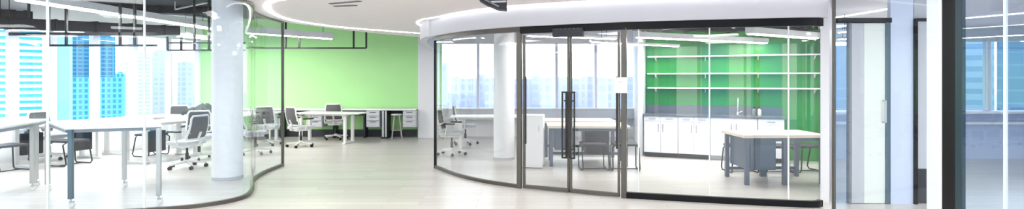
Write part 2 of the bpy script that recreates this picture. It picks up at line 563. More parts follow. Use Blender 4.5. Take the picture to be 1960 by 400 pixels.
# curved glass screen in front of the open office
def screen(path, cuts, z0, z1, name, mat, words, what):
    global wn
    for i in range(len(cuts) - 1):
        pth = cut(path, cuts[i], cuts[i + 1])
        if len(pth) < 2: continue
        wn += 1
        struct(MB().sheet(pth, z0, z1, 0.012).build('window_%d' % wn, mat, smooth=True), words[i], 'glass panel')
screen(LG[:-24], [-400, 90, 277, 470], 0.05, CZ, 'glass', 'glassb',
       ['flat glass sheet in front of the trapezoid table', 'glass sheet in front of the rolling table', 'bulging glass sheet around the white column'], 'x')
tail = [p for p in LG if p[1] >= 6.99 and p[0] > -4.3]
wn += 1
struct(MB().sheet(tail, 0.05, CZ, 0.012).build('window_%d' % wn, 'glassb', smooth=True), 'S-curved glass sheet ending at the dark edge post', 'glass panel')
for px, nm in ((90, 'white glass joint before the trapezoid table'), (277, 'white glass joint crossing the rolling table')):
    p = cut(LG[:-24], px - 3, px + 3)
    p = p[len(p) // 2]
    struct(MB().box((p[0], p[1], CZ / 2), (0.018, 0.02, CZ)).build('trim_joint', 'seam'), nm, 'glass joint')
struct(MB().sheet(LG, 0.0, 0.05, 0.05).build('trim_track', 'bronze', smooth=True), 'dark floor track under the curved office glass', 'track')
struct(MB().sheet(LG, CZ - 0.03, CZ, 0.05).build('trim_head_track', 'bronze', smooth=True), 'thin head track above the curved office glass', 'track')
struct(MB().box((-4.24, 9.66, CZ / 2), (0.035, 0.05, CZ)).build('trim_edge_post', 'bronze'), 'dark edge post ending the curved office glass', 'post')

# meeting room front
wn += 1
struct(MB().sheet(RG, 0.05, SOF - 0.07, 0.012).build('window_%d' % wn, 'glass', smooth=True), 'curved meeting room glass beside the double doors', 'glass panel')
kp = KG
i0 = wn
for a_, b_, wd_ in ((1190, 1222, 'narrow glass strip beside the door post'), (1222, 1358, 'glass sheet before the kitchen cabinets'), (1358, 1509, 'glass sheet before the sink and bench'), (1509, 1640, 'glass sheet rounding the kitchenette corner')):
    pth = cut(KG, a_, b_)
    wn += 1
    struct(MB().sheet(pth, 0.08, SOF - 0.08, 0.012).build('window_%d' % wn, 'glass', smooth=True), wd_, 'glass panel')
for px in (1222, 1358, 1509):
    p = cut(KG, px - 3, px + 3)
    p = p[len(p) // 2]
    struct(MB().box((p[0], p[1], 1.19), (0.014, 0.016, 2.2)).build('trim_glass_joint', 'seam'), {1222: 'pale joint at the edge of the cabinet glass', 1358: 'pale joint between the two kitchenette sheets', 1509: 'pale joint in front of the bench'}[px], 'glass joint')
struct(MB().sheet(RG, SOF - 0.07, SOF, 0.06).build('trim_meeting_head', 'bronze', smooth=True), 'bronze head rail over the curved meeting room glass', 'rail')
struct(MB().sheet([tuple(DOOR0), tuple(DOOR1)] + KG[1:], SOF - 0.10, SOF, 0.07).build('trim_black_head', 'header', smooth=True), 'black head rail over doors and kitchenette glass', 'rail')
struct(MB().sheet(RG, 0.0, 0.05, 0.05).build('trim_meeting_track', 'bronze', smooth=True), 'slim floor track under the curved meeting room glass', 'track')
struct(MB().sheet(KG, 0.0, 0.08, 0.06).build('trim_black_track', 'header', smooth=True), 'black floor rail under the kitchenette glass', 'rail')
struct(MB().sheet(offset(FAS, -0.03), SOF, CZ, 0.14).build('trim_fascia', 'fascia', smooth=True), 'white curved fascia above the glass front', 'fascia')
for q, nm in (((-1.385, 9.44), 'black end post of the curved meeting room glass'), (tuple(DOOR0 - Vector((0.02, -0.01))), 'bronze door post beside the curved glass'), (tuple(DOOR1 + Vector((0.015, -0.006))), 'bronze door post carrying the paper notice')):
    wdt = 0.03 if q[0] < -1 else 0.07
    struct(MB().box((q[0], q[1], (SOF - 0.07) / 2), (wdt, 0.06, SOF - 0.07), -0.4).build('trim_door_post', 'header' if q[0] < -1 else 'bronze', bevel=0.005), nm, 'post')
wn += 1
struct(MB().sheet([(-1.40, 9.47), (-2.03, 14.18)], 0.0, SOF, 0.012).build('window_%d' % wn, 'glass'), 'side glass of the meeting room next to the pilaster', 'glass panel')

# door leaves
dd = (DOOR1 - DOOR0).normalized()
dang = math.atan2(dd.y, dd.x)
dl = (DOOR1 - DOOR0).length
def door(n, u0, u1, hand, label):
    c = DOOR0 + dd * ((u0 + u1) / 2)
    d = thing('door_%d' % n, (c.x, c.y, 0), dang, label, 'door')
    d['kind'] = 'structure'
    wdt = u1 - u0 - 0.01
    hx = wdt / 2
    MB().box((-hx + 0.014, 0, 1.13), (0.028, 0.045, 2.24)).box((hx - 0.014, 0, 1.13), (0.028, 0.045, 2.24)) \
        .box((0, 0, 0.035), (wdt, 0.045, 0.05)).build('door_frame', 'bronze', d, bevel=0.003)
    MB().box((0, 0, 1.15), (wdt - 0.056, 0.012, 2.20)).build('pane', 'glass', d)
    h = MB()
    x = hand * (hx - 0.055)
    for x2 in (x - 0.028, x + 0.028):
        h.box((x2, -0.065, 0.96), (0.022, 0.022, 0.92))
    h.box((x, -0.065, 1.42), (0.078, 0.022, 0.022)).box((x, -0.065, 0.50), (0.078, 0.022, 0.022))
    h.box((x, -0.035, 1.30), (0.02, 0.06, 0.02)).box((x, -0.035, 0.62), (0.02, 0.06, 0.02))
    h.build('handle', 'black', d, bevel=0.003)
    MB().box((-hand * (hx - 0.040), -0.012, 1.15), (0.018, 0.03, 0.98)).build('hinge', 'black', d)
    return d
door(1, 0.035, dl / 2, 1, 'glass door leaf hung beside the curved glass')
door(2, dl / 2, dl - 0.035, -1, 'glass door leaf hung beside the paper notice')

# side room: glazed partition close by and the doorway beyond it
NG = [(3.08, 5.0), (3.08, 3.78)]
wn += 1
struct(MB().sheet(NG, 0.0, CZ, 0.012).build('window_%d' % wn, 'glassb'), 'near side glass sheet before the cream door', 'glass panel')
wn += 1
struct(MB().sheet([(3.08, 3.62), (3.08, 0.5)], 0.0, CZ, 0.012).build('window_%d' % wn, 'glassd'), 'blue grey side glass beyond the black post', 'glass panel')
struct(MB().box((3.08, 5.0, CZ / 2), (0.02, 0.03, CZ)).build('trim_glass_edge', 'bronze'), 'thin free edge of the near side glass', 'trim')
struct(MB().box((3.10, 3.68, CZ / 2), (0.05, 0.11, CZ)).build('trim_black_post', 'header'), 'tall black post between the near side glass sheets', 'post')
struct(MB().box((3.14, 3.83, CZ / 2), (0.10, 0.14, CZ)).build('trim_white_post', 'white', bevel=0.01), 'bright white upright beside the tall black post', 'post')
struct(MB().box((3.085, 3.595, CZ / 2), (0.03, 0.05, CZ)).build('trim_teal_strip', pmat('dark_teal_strip', lin(28, 52, 62), 0.3, noise=0.08)), 'dark teal strip next to the tall black post', 'trim')
struct(MB().box((3.08, 3.26, CZ / 2), (0.014, 0.016, CZ)).build('trim_pale_joint', 'seam'), 'pale joint in the blue grey side glass', 'glass joint')
DY = 6.75
px_x = lambda px: (px - 980) * DY / 1000
struct(MB().box(((px_x(1600) + px_x(1702)) / 2, DY, 2.36), (px_x(1702) - px_x(1600), 0.10, 0.06)).build('trim_doorway_head', 'header'), 'dark head rail over the cream door', 'rail')
struct(MB().box((px_x(1625), DY, 1.165), (0.03, 0.06, 2.33)).build('trim_doorway_bar', 'edge'), 'slim grey bar beside the cream door', 'post')
struct(MB().box((px_x(1696), DY, 1.165), (0.06, 0.08, 2.33)).build('trim_doorway_jamb', 'legd'), 'slate jamb of the cream door', 'post')
wn += 1
struct(MB().box((px_x(1612), DY, 1.165), (0.15, 0.012, 2.33)).build('window_%d' % wn, 'glassd'), 'narrow blue glass light beside the cream door', 'glass panel')
d3 = thing('door_3', (px_x(1662), DY, 0), 0, 'cream white door leaf in the side room', 'door')
d3['kind'] = 'structure'
MB().box((0.08, 0, 1.165), (0.30, 0.05, 2.32)).build('leaf', 'door', d3, bevel=0.004)
MB().box((-0.15, 0, 1.165), (0.16, 0.045, 2.32)).build('side_panel', 'grey', d3, bevel=0.004)
MB().tube([(0.17, -0.03, 1.05), (0.17, -0.075, 1.05), (0.17, -0.075, 1.33), (0.17, -0.03, 1.33)], 0.011).build('handle', 'grey', d3, smooth=True)
struct(MB().box((px_x(1723), DY, CZ / 2), (px_x(1745) - px_x(1702), 0.06, CZ)).build('wall_panel', 'panel'), 'pale blue wall panel beside the cream door', 'wall')
struct(MB().box((px_x(1747), DY - 0.02, 1.19), (0.03, 0.10, 2.38)).box((px_x(1763), DY - 0.02, 2.365), (px_x(1778) - px_x(1747), 0.10, 0.035)).build('trim_dark_frame', 'header'), 'dark frame around the light grey panel', 'frame')
struct(MB().box((px_x(1790), DY + 0.02, 1.40), (0.55, 0.05, 1.9)).box((px_x(1790), DY + 0.02, 2.52), (0.55, 0.05, 0.30)).build('wall_grey_panel', 'grey'), 'light grey panel behind the bright white upright', 'wall')
struct(MB().box((px_x(1790), DY + 0.02, 0.22), (0.55, 0.06, 0.44)).build('baseboard_panel', 'base'), 'dark tall skirting under the light grey panel', 'baseboard')

# city outside
struct(MB().box((0, 800, -62), (4000, 3400, 2)).build('ground_city', 'city_ground'), 'hazy city ground far below the windows', 'ground')
def tower(px0, px1, ytop, D, mat, label, depth=None, name='office_tower', cap=True):
    """a tower at distance D whose front faces the building"""
    a0, a1 = math.atan((px0 - 980) / 1000), math.atan((px1 - 980) / 1000)
    a = (a0 + a1) / 2
    wdt = 2 * D * math.tan((a1 - a0) / 2)
    top = EYE - (ytop - HOR) * D * math.cos(a) / 1000
    dpt = depth or wdt * 0.8
    o = thing(name, ((D + dpt / 2) * math.sin(a), (D + dpt / 2) * math.cos(a), -61), -a, label, 'building')
    h = top + 61
    MB().box((0, 0, h / 2), (wdt, dpt, h)).build('shaft', mat, o)
    if cap:
        MB().box((0, 0, h + 0.7), (wdt * 0.6, dpt * 0.6, 1.4)).build('plant_room', mat, o)
    return o
tower(-140, 93, 10, 280, 'cyan_band', 'cyan tower with white floor bands close to the windows', depth=30)
tower(98, 139, 30, 350, 'cyan_plain', 'smooth pale cyan tower beside the banded tower')
tower(139, 175, 66, 450, 'blue_grid', 'blue gridded tower beside the pale cyan tower', cap=False)
tower(178, 221, 70, 420, 'blue_grid', 'blue gridded tower with a flat crown')
tower(126, 236, 148, 390, 'teal_grid', 'low teal block in front of the blue towers', depth=10, cap=False)
tower(221, 240, 141, 500, 'teal_grid', 'small teal block stepping down from the blue tower')
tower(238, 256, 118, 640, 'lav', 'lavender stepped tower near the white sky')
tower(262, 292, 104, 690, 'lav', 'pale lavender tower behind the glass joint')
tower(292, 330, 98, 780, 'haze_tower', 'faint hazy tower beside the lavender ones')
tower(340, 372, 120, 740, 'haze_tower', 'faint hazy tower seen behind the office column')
for i, (x, wdt, dist, h, m_) in enumerate(((-95, 26, 210, 120, 'deep_blue'), (-52, 20, 190, 105, 'blue_grid'), (-22, 14, 220, 90, 'cyan_plain'), (8, 16, 200, 115, 'cyan_plain'), (44, 18, 185, 95, 'blue_slat'), (84, 26, 215, 125, 'blue_grid'))):  # unseen towers added for blue reflections in the glass
    t_ = thing('office_tower', (x, -dist, -61), 0, 'unseen blue tower added to be mirrored in the glass front, %s in its row' % ['first', 'second', 'third', 'fourth', 'fifth', 'sixth'][i], 'building')
    MB().box((0, 0, h / 2), (wdt, 16, h)).build('shaft', m_, t_)
kx = 842
names = ['first', 'second', 'third', 'fourth', 'fifth', 'sixth', 'seventh', 'eighth', 'ninth', 'tenth', 'eleventh', 'twelfth', 'thirteenth', 'fourteenth', 'fifteenth', 'sixteenth']
tops = [120, 146, 150, 142, 149, 147, 151, 145, 149, 147, 150, 146, 148, 150, 147, 149]
wds = [16, 24, 30, 16, 32, 22, 34, 18, 28, 30, 22, 26, 24, 30, 24, 26]
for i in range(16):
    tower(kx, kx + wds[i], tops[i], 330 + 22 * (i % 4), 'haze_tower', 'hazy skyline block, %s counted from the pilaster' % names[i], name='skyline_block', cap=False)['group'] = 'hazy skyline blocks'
    kx += wds[i]
tower(1560, 1645, 88, 180, 'deep_blue', 'deep blue tower behind the doorway light', cap=False)
tower(1655, 1760, 70, 230, 'blue_slat', 'slatted blue tower behind the pale panel', cap=False)
tower(1800, 1903, 60, 200, 'blue_slat', 'slatted pale blue tower outside the side room', cap=False)
tower(1908, 2120, 74, 170, 'deep_blue', 'broad deep blue tower outside the side room', cap=False)

# round columns
def column(name, loc, r, h, label):
    o = thing(name, loc, 0, label, 'column')
    o['kind'] = 'structure'
    MB().lathe((0, 0, 0), [(r, 0), (r, h)], 40).build('shaft', 'column', o, smooth=True)
    MB().lathe((0, 0, 0), [(r + 0.006, 0), (r + 0.006, 0.05)], 40).build('foot_ring', 'grey', o, smooth=True)
column('column_office', (-4.60, 8.45, 0), 0.225, SLAB, 'round white column behind the bulging glass')
column('column_meeting', (-0.16, 10.5, 0), 0.21, SLAB, 'round pale column inside the meeting room')

# ================================================================== LAMPS AND CEILING THINGS
def strip(name, path, z, wdt, label, mat='led'):
    o = MB().sheet(path, z - 0.012, z, wdt).build(name, mat)
    return tag(o, label, 'light', 'ceiling light lines')
la = spline([tuple(PZ(px, py, CZ)[:2]) for px, py in ((600, -9), (545, -3), (519, 3), (511, 12), (521, 24), (560, 38), (640, 50), (720, 57), (828, 65))], 6)
strip('light_line', la, CZ - 0.001, 0.06, 'white light line sweeping round the lobby ceiling edge')
lb = offset(FAS, -0.15)[6:]
lb = spline([tuple(PZ(px, py, CZ)[:2]) for px, py in ((828, 56), (806, 49), (799, 42), (812, 35))], 5)[:-1] + [p for p in lb if p[0] > -1.25]
strip('light_line', lb, CZ - 0.001, 0.045, 'white light line following the curved fascia', 'led_soft')
for a_, b_, lb_ in (((1600, 33), (1795, 1), 'long added light line for a reflection over the cream door'), ((1828, 36), (1975, 23), 'added light line for a reflection over the side room windows')):  # added light lines standing for reflections in the side glass
    p, q = PZ(a_[0], a_[1], CZ), PZ(b_[0], b_[1], CZ)
    strip('light_line', [tuple(p[:2]), tuple(q[:2])], CZ - 0.001, 0.05, lb_)

def linear_lamp(a, b, wdt, h, label, top=None, group='hung linear lamps'):
    a, b = Vector(a), Vector(b)
    c = (a + b) / 2
    o = thing('linear_lamp', tuple(c), 0, label, 'lamp', group)
    a, b = a - c, b - c
    MB().bar(a, b, wdt, h).build('housing', 'white', o, bevel=0.004)
    dn = Vector((0, 0, -h / 2 - 0.006))
    d = (b - a).normalized() * 0.03
    MB().bar(a + dn + d, b + dn - d, wdt * 0.8, 0.012).build('diffuser', 'tube', o)
    tz = (top or SLAB) - c.z
    for t in (0.12, 0.88):
        p = a.lerp(b, t)
        MB().tube([p + Vector((0, 0, h / 2 - 0.01)), Vector((p.x, p.y, tz))], 0.006, 6).build('hanger', 'dark', o)
    return o
linear_lamp(PZ(40, -8, 2.85), PZ(418, 52, 2.85), 0.30, 0.12, 'broad white linear lamp running along the open office')
linear_lamp(PZ(-30, 51, 2.52), PZ(285, 63, 2.66), 0.14, 0.06, 'narrow white lamp just before the office windows')
linear_lamp(PZ(340, 66, 2.65), PZ(452, 76, 2.65), 0.14, 0.08, 'short white lamp behind the round office column')
linear_lamp(P(470, 57, 11.6), P(637, 69, 12.6), 0.16, 0.14, 'white linear lamp before the green wall top')
linear_lamp(PZ(1219, 66, 2.36), PZ(1466, 78, 2.36), 0.14, 0.09, 'long linear lamp above the kitchen cabinets')
linear_lamp(PZ(1434, 58, 2.36), PZ(1562, 68, 2.36), 0.14, 0.10, 'linear lamp above the kitchen bench')
linear_lamp(PZ(1130, 78, 2.36), PZ(1300, 87, 2.30), 0.08, 0.04, 'thin linear lamp at the kitchen wall end')
linear_lamp(PZ(1008, 66, 2.45), PZ(1180, 72, 2.45), 0.10, 0.05, 'linear lamp seen over the double doors')
linear_lamp(PZ(1602, 60, 2.40), PZ(1738, 49, 2.40), 0.06, 0.04, 'added thin lamp for a reflected line by the cream door', top=CZ)  # added lamp in place of a line mirrored in the side glass
linear_lamp(PZ(1602, 73, 2.42), PZ(1700, 68, 2.42), 0.06, 0.04, 'added thin lamp for a reflected line near the side room windows', top=CZ)  # likewise added for a mirrored light line

# unseen fill lamps added on the ceiling to brighten the lobby
ord_ = ['first', 'second', 'third', 'fourth', 'fifth']
pl = None
for i, x in enumerate((-8.4, -4.8, -1.2, 2.0, 6.0, 10.0)):
    for j, y in enumerate((-1.8, 0.8, 3.2)):
        if abs(x - 2.0) < .1 and j == 2: x = 1.6
        lb_ = 'added unseen fill lamp, row %s from the facade and %s from the lobby side wall' % (ord_[j], (ord_ + ['sixth'])[i])
        if pl is None:
            pl = thing('fill_lamp', (x, y, CZ), 0, lb_, 'lamp', 'added unseen fill lamps')
            MB().box((0, 0, -0.012), (1.26, 0.66, 0.024)).build('frame', 'white', pl)
            MB().box((0, 0, -0.027), (1.2, 0.6, 0.006)).build('diffuser', 'fill_glow', pl)
        else:
            place(pl, 1, (x, y, CZ), 0, lb_)
for x, y, lb_ in ((-7.2, 5.45, 'added unseen fill lamp nearest the trapezoid table'), (-5.0, 5.45, 'added unseen fill lamp before the bulging glass'), (-1.9, 5.6, 'added unseen fill lamp on the way to the green wall'),
                  (0.6, 5.2, 'added unseen fill lamp before the double doors'), (5.2, 4.6, 'added unseen fill lamp before the cream door'), (8.0, 6.0, 'added unseen fill lamp deep in the side room')):
    place(pl, 1, (x, y, CZ), 0, lb_)
# black hanging tube frames
def tube_frame(Y, px0, px1, yb, yt, posts, label, tw=0.035, tops=None, rail_ext=0):
    c = P((px0 + px1) / 2, yb, Y)
    o = thing('tube_rack', tuple(c), 0, label, 'frame', 'black hanging tube frames')
    L = lambda px, py: P(px, py, Y) - c
    MB().bar(L(px0, yb), L(px1, yb), tw, tw).build('bottom_rail', 'black', o)
    if yt: MB().bar(L(px0 - rail_ext, yt), L(px1, yt), tw, tw * (1.6 if rail_ext else 1)).build('top_rail', 'black', o)
    for i, px in enumerate(posts):
        p = L(px, yb)
        ztop = SLAB - c.z if (not tops or tops[i] is None) else L(px, tops[i]).z
        MB().bar(p, (p.x, p.y, ztop), tw, tw).build('hanger', 'black', o)
    return o
tube_frame(9.25, 93, 300, 87, 65, [93, 127, 230, 258], 'black tube frame hanging before the office windows', rail_ext=75)
tube_frame(11.2, 321, 470, 96, 82, [321, 347, 372, 400], 'black tube frame hanging behind the round column', tops=[70, 72, None, None])
tube_frame(12.4, 470, 701, 92, None, [547, 573, 677, 701], 'black tube frame hanging before the green wall', tops=[None, 72, None, None])

# ducts and pipes in the open ceiling
def duct(a, b, wdt, h, label, mat='duct', name='ceiling_duct', group='open ceiling ducts'):
    a, b = Vector(a), Vector(b)
    c = (a + b) / 2
    o = thing(name, tuple(c), 0, label, 'duct', group)
    a, b = a - c, b - c
    MB().bar(a, b, wdt, h).build('trunk', mat, o, bevel=0.01)
    n = 5
    for i in range(n):
        p = a.lerp(b, (i + 0.5) / n)
        d = (b - a).normalized() * 0.02
        MB().bar(p - d, p + d, wdt + 0.03, h + 0.03).build('flange', mat, o)
    for t in (0.2, 0.8):
        p = a.lerp(b, t)
        MB().bar(p, (p.x, p.y, SLAB - c.z), 0.03, 0.03).build('hanger', 'black', o)
    return o
duct(P(-40, 43, 9.0), P(336, 59, 12.2), 0.34, 0.20, 'dark flat duct running before the office windows')
duct(P(60, 14, 11.6), P(410, 22, 12.4), 0.35, 0.16, 'dark duct under the slab above the broad lamp')
duct(P(-30, 28, 9.6), P(95, 33, 11.2), 0.30, 0.20, 'short dark duct near the first window')
duct(P(1215, 52, 9.4), P(1420, 56, 9.6), 0.3, 0.10, 'dark duct high over the kitchen cabinets')
duct(P(1480, 44, 8.6), P(1552, 50, 8.9), 0.4, 0.14, 'dark duct box high over the kitchen bench')
def pipe(pts, r, label, mat):
    c = sum((Vector(p) for p in pts), Vector()) / len(pts)
    m = MB().tube([Vector(p) - c for p in pts], r, 10)
    for p in (pts[0], pts[-1]):
        p = Vector(p) - c
        m.tube([p, (p.x, p.y, SLAB - c.z)], 0.012, 6)
    o = m.build('ceiling_pipe', mat, smooth=True)
    o.location = c
    return tag(o, label, 'pipe', 'open ceiling pipes')
pipe([P(120, 24, 11.3), P(220, 14, 12.2), P(380, 14, 12.6)], 0.03, 'white conduit bending under the dark slab', 'white')
pipe([P(210, 16, 12.6), P(300, 24, 13.0), P(405, 36, 13.4)], 0.035, 'grey pipe crossing over the office desks', 'grey')
pipe([P(20, 12, 11.9), P(130, 20, 12.3)], 0.05, 'white pipe over the first windows', 'white')
pipe([P(335, 18, 11.4), P(405, 3, 11.6)], 0.02, 'thin white pipe rising beside the column', 'white')

# slot diffusers, hanging exit box, dome sensor
for i, (a_, b_, lb_) in enumerate((((632, 7), (690, 2), 'long dark slot diffuser in the lobby ceiling'), ((640, 12), (682, 10), 'short dark slot diffuser in the lobby ceiling'))):
    p, q = PZ(a_[0], a_[1], CZ - 0.004), PZ(b_[0], b_[1], CZ - 0.004)
    c = (p + q) / 2
    o = thing('slot_diffuser', tuple(c), 0, lb_, 'vent', 'ceiling slot diffusers')
    MB().bar(p - c, q - c, 0.07, 0.01).build('frame', 'edge', o)
    MB().bar(p - c + Vector((0, 0, -0.003)), q - c + Vector((0, 0, -0.003)), 0.035, 0.01).build('slot', 'dark', o)
HY = 6.7
hb = [P(915, -22, HY), P(918, 2, HY), P(934, 11, HY), P(955, 19, HY), P(970, 20, HY), P(970, -22, HY)]
c = P(945, -5, HY)
o = thing('hanging_louvre', tuple(c), 0, 'dark wedge shaped louvre box hanging from the lobby ceiling', 'vent')
m = MB()
prof = [(p - c) for p in hb]
n = len(prof)
m.add([p + Vector((0, -0.06, 0)) for p in prof] + [p + Vector((0, 0.10, 0)) for p in prof],
      [tuple(range(n)), tuple(range(2 * n - 1, n - 1, -1))] + [(i, (i + 1) % n, (i + 1) % n + n, i + n) for i in range(n)])
m.build('body', 'dark', o)
MB().bar(P(938, 5, HY) - c + Vector((0, -0.065, 0)), P(969, 4, HY) - c + Vector((0, -0.065, 0)), 0.012, 0.022).build('light_slat', 'grey', o)
MB().bar(P(922, -3, HY) - c + Vector((0, -0.065, 0)), P(955, 14, HY) - c + Vector((0, -0.065, 0)), 0.012, 0.02).build('slat', 'edge', o)
c = PZ(1404, 47, 2.44)
o = thing('dome_sensor', (c.x, c.y, 2.44), 0, 'small white dome sensor hanging over the kitchenette', 'sensor')
MB().lathe((0, 0, 0), [(0.01, -0.06), (0.04, -0.045), (0.055, 0), (0.055, 0.03)], 16).build('dome', 'white', o, smooth=True)
MB().tube([(0, 0, 0.03), (0, 0, SLAB - 2.44)], 0.012, 8).build('stem', 'grey', o)

# door lock box and paper notice
c = DOOR0 + dd * (dl / 2)
o = thing('door_lock', (c.x, c.y, 2.27), dang, 'dark magnetic lock box over the double doors', 'lock')
MB().box((0, -0.08, -0.015), (0.44, 0.08, 0.12)).build('housing', 'dark', o, bevel=0.006)
for i in range(6): MB().lathe((-0.16 + i * 0.064, -0.119, 0.030), [(0.007, 0), (0.007, 0.006)], 8).build('screw', 'edge', o)
p = P(1188, 163, 6.98)
o = thing('paper_notice', tuple(p), dang, 'white paper notice taped on the bronze door post', 'notice')
MB().box((0, 0, 0), (0.17, 0.004, 0.21)).build('sheet', 'paper', o)
for z, x0, x1 in ((0.05, -0.02, 0.02), (0.03, -0.03, 0.0), (-0.035, -0.06, -0.02), (-0.035, -0.01, 0.01)):
    MB().box(((x0 + x1) / 2, -0.0025, z), (x1 - x0, 0.001, 0.006)).build('print_mark', 'ink', o)

# ================================================================== FURNITURE
# --- rolling tables with casters
def quad_table(corners, legpos, zt, label, slate=(), skip=()):
    c = sum((Vector(p) for p in corners), Vector((0, 0))) / 4
    o = thing('rolling_table', (c.x, c.y, 0), 0, label, 'table', 'tall white rolling tables')
    q = [Vector(p) - c for p in corners]
    MB().prism([tuple(p) for p in q], zt - 0.03, zt).build('table_top', 'top', o, bevel=0.006)
    m = MB()
    for i in range(4):
        a, b = q[i] * 0.955, q[(i + 1) % 4] * 0.955
        m.bar((a.x, a.y, zt - 0.05), (b.x, b.y, zt - 0.05), 0.025, 0.04)
    m.build('apron', 'edge', o)
    for i, lp in enumerate(legpos):
        p = Vector(lp) - c
        MB().box((p.x, p.y, (zt - 0.03 + 0.10) / 2), (0.05, 0.05, zt - 0.13), 0.2).build('leg', 'legd' if i in slate else 'leg', o, bevel=0.006)
        m = MB().tube([(p.x, p.y, 0.115), (p.x, p.y, 0.07)], 0.010, 8)
        m.box((p.x + 0.012, p.y, 0.062), (0.045, 0.036, 0.022))
        fk = m.build('caster', 'leg', o)
        w_ = MB()
        w_.tube([(p.x + 0.012, p.y - 0.014, 0.035), (p.x + 0.012, p.y + 0.014, 0.035)], 0.035, 16)
        w_.build('wheel', 'plastic', fk, smooth=True)
    return o
FL, FR, BR, BL = F(128, 397), F(299, 391), F(238, 357), F(88, 362)
tl = [PZ(124, 244, 1.0), PZ(311, 239, 1.0), PZ(286, 222, 1.0), PZ(89, 232, 1.0)]
quad_table([tuple(p[:2]) for p in tl], [tuple(p[:2]) for p in (F(129, 398) + Vector((0, .05, 0)), FR + Vector((0, .05, 0)), BR, F(91, 366))], 1.0,
           'tall white rolling table with a slate front leg', slate=(0,))
quad_table([(-6.34, 6.32), (-6.80, 7.45), (-7.10, 8.0), (-8.6, 7.9)], [(-6.52, 6.55), (-6.93, 7.55), (-7.15, 7.85), (-8.4, 7.75)], 1.0,
           'trapezoid white rolling table cut by the picture edge')

# --- task chair
def make_task_chair():
    o = thing('task_chair', (0, 0, 0), 0, 'x', 'chair')
    b = MB()
    tips = []
    for k in range(5):
        a = 2 * PI * k / 5 + PI / 2
        d = Vector((math.cos(a), math.sin(a), 0))
        tips.append(d * 0.30)
        b.bar(d * 0.02 + Vector((0, 0, 0.115)), d * 0.31 + Vector((0, 0, 0.085)), 0.045, 0.03)
    b.lathe((0, 0, 0.09), [(0.05, 0), (0.045, 0.06)], 16)
    base = b.build('star_base', 'plastic', o, smooth=True, bevel=0.006)
    for t in tips:
        m = MB().tube([(t.x - 0.022, t.y, 0.03), (t.x + 0.022, t.y, 0.03)], 0.03, 14)
        m.tube([(t.x, t.y, 0.04), (t.x, t.y, 0.08)], 0.008, 8)
        m.build('caster', 'rubber', base, smooth=True)
    MB().lathe((0, 0, 0.13), [(0.028, 0), (0.028, 0.14), (0.018, 0.14), (0.018, 0.27)], 14).build('gas_column', 'dark', o, smooth=True)
    s = MB().prism([(-0.23, -0.20), (-0.19, -0.23), (0.19, -0.23), (0.23, -0.20), (0.245, 0.17), (0.20, 0.235), (-0.20, 0.235), (-0.245, 0.17)], 0.43, 0.495)
    s.build('seat', 'grey', o, smooth=True, bevel=0.018)
    MB().prism([(-0.16, -0.20), (0.16, -0.20), (0.18, 0.16), (-0.18, 0.16)], 0.385, 0.432).build('seat_pan', 'plastic', o, bevel=0.012)
    # curved loop back
    def bp(u, v):   # u -1..1, v 0..1
        x = u * (0.225 - 0.03 * v)
        z = 0.53 + 0.42 * v
        y = -0.215 - 0.10 * v + 0.05 * u * u - 0.03 * math.sin(v * PI)
        return Vector((x, y, z))
    loop = []
    for i in range(9): loop.append(bp(-0.86 + 1.72 * i / 8, 0.0))
    for i in range(1, 8): loop.append(bp(1, i / 8 ))
    for i in range(9): loop.append(bp(0.86 - 1.72 * i / 8, 1.0))
    for i in range(7, 0, -1): loop.append(bp(-1, i / 8))
    bk = MB().tube(loop, 0.019, 8, closed=True)
    bk.bar(bp(-0.9, 0.30), bp(0.9, 0.30) , 0.012, 0.035)
    bk.tube([(0, -0.10, 0.40), (0, -0.24, 0.42), (0, -0.285, 0.50), bp(0, 0.02) + Vector((0, -0.01, 0)), bp(0, 0.30) + Vector((0, -0.015, 0))], 0.024, 8)
    back = bk.build('backrest', 'plastic', o, smooth=True)
    g, f_ = [], []
    nu, nv = 8, 8
    for j in range(nv + 1):
        for i in range(nu + 1):
            g.append(bp(-0.98 + 1.96 * i / nu, 0.01 + 0.98 * j / nv))
    ng = len(g)
    g2 = [p + Vector((0, -0.006, 0)) for p in g]
    for j in range(nv):
        for i in range(nu):
            a = j * (nu + 1) + i
            f_.append((a, a + 1, a + nu + 2, a + nu + 1))
            f_.append((ng + a + nu + 1, ng + a + nu + 2, ng + a + 1, ng + a))
    MB().add(g + g2, f_).build('mesh_panel', 'mesh', back, smooth=True)
    for s_ in (-1, 1):
        arm = MB().tube([(s_ * 0.16, -0.05, 0.42), (s_ * 0.27, -0.05, 0.43), (s_ * 0.285, -0.04, 0.50), (s_ * 0.275, -0.02, 0.66)], 0.016, 8)
        arm = arm.build('armrest', 'plastic', o, smooth=True)
        MB().box((s_ * 0.272, 0.02, 0.675), (0.075, 0.25, 0.03)).build('arm_pad', 'dark', arm, bevel=0.01)
    return o
tc_ = make_task_chair()
G = 'white framed mesh task chairs'
DC = {2: (-8.75, 10.1), 3: (-8.34, 11.72), 4: (-7.05, 10.55)}
def LD(k, x, y):
    c = DC[k]
    return Vector((c[0] + wd.x * x - wd.y * y, c[1] + wd.y * x + wd.x * y, 0))
place(tc_, 0, F(358, 321), R(80), 'mesh task chair turned sideways behind the tall rolling table', G)
place(tc_, 1, LD(2, 0.2, 0.56), wang + PI, 'mesh task chair peeping over the trapezoid table by the windows', G)
place(tc_, 1, (-8.40, 13.3, 0), R(20), 'mesh task chair by the windows beyond the desk with the olive jacket', G)
place(tc_, 1, (-5.02, 12.42, 0), R(-35), 'mesh task chair at the end of the curved glass before the green wall', G)
place(tc_, 1, (-4.72, 13.99, 0), R(6), 'mesh task chair tucked behind the long white desk', G)
place(tc_, 1, (-5.95, 12.72, 0), R(10), 'mesh task chair seen through the S-curved glass', G)
place(tc_, 1, (-5.50, 11.2, 0), R(-60), 'mesh task chair just inside the S-curved glass beside a desk end', G)
place(tc_, 1, (-1.28, 11.1, 0), R(-100), 'mesh task chair inside the meeting room by its side glass', G)
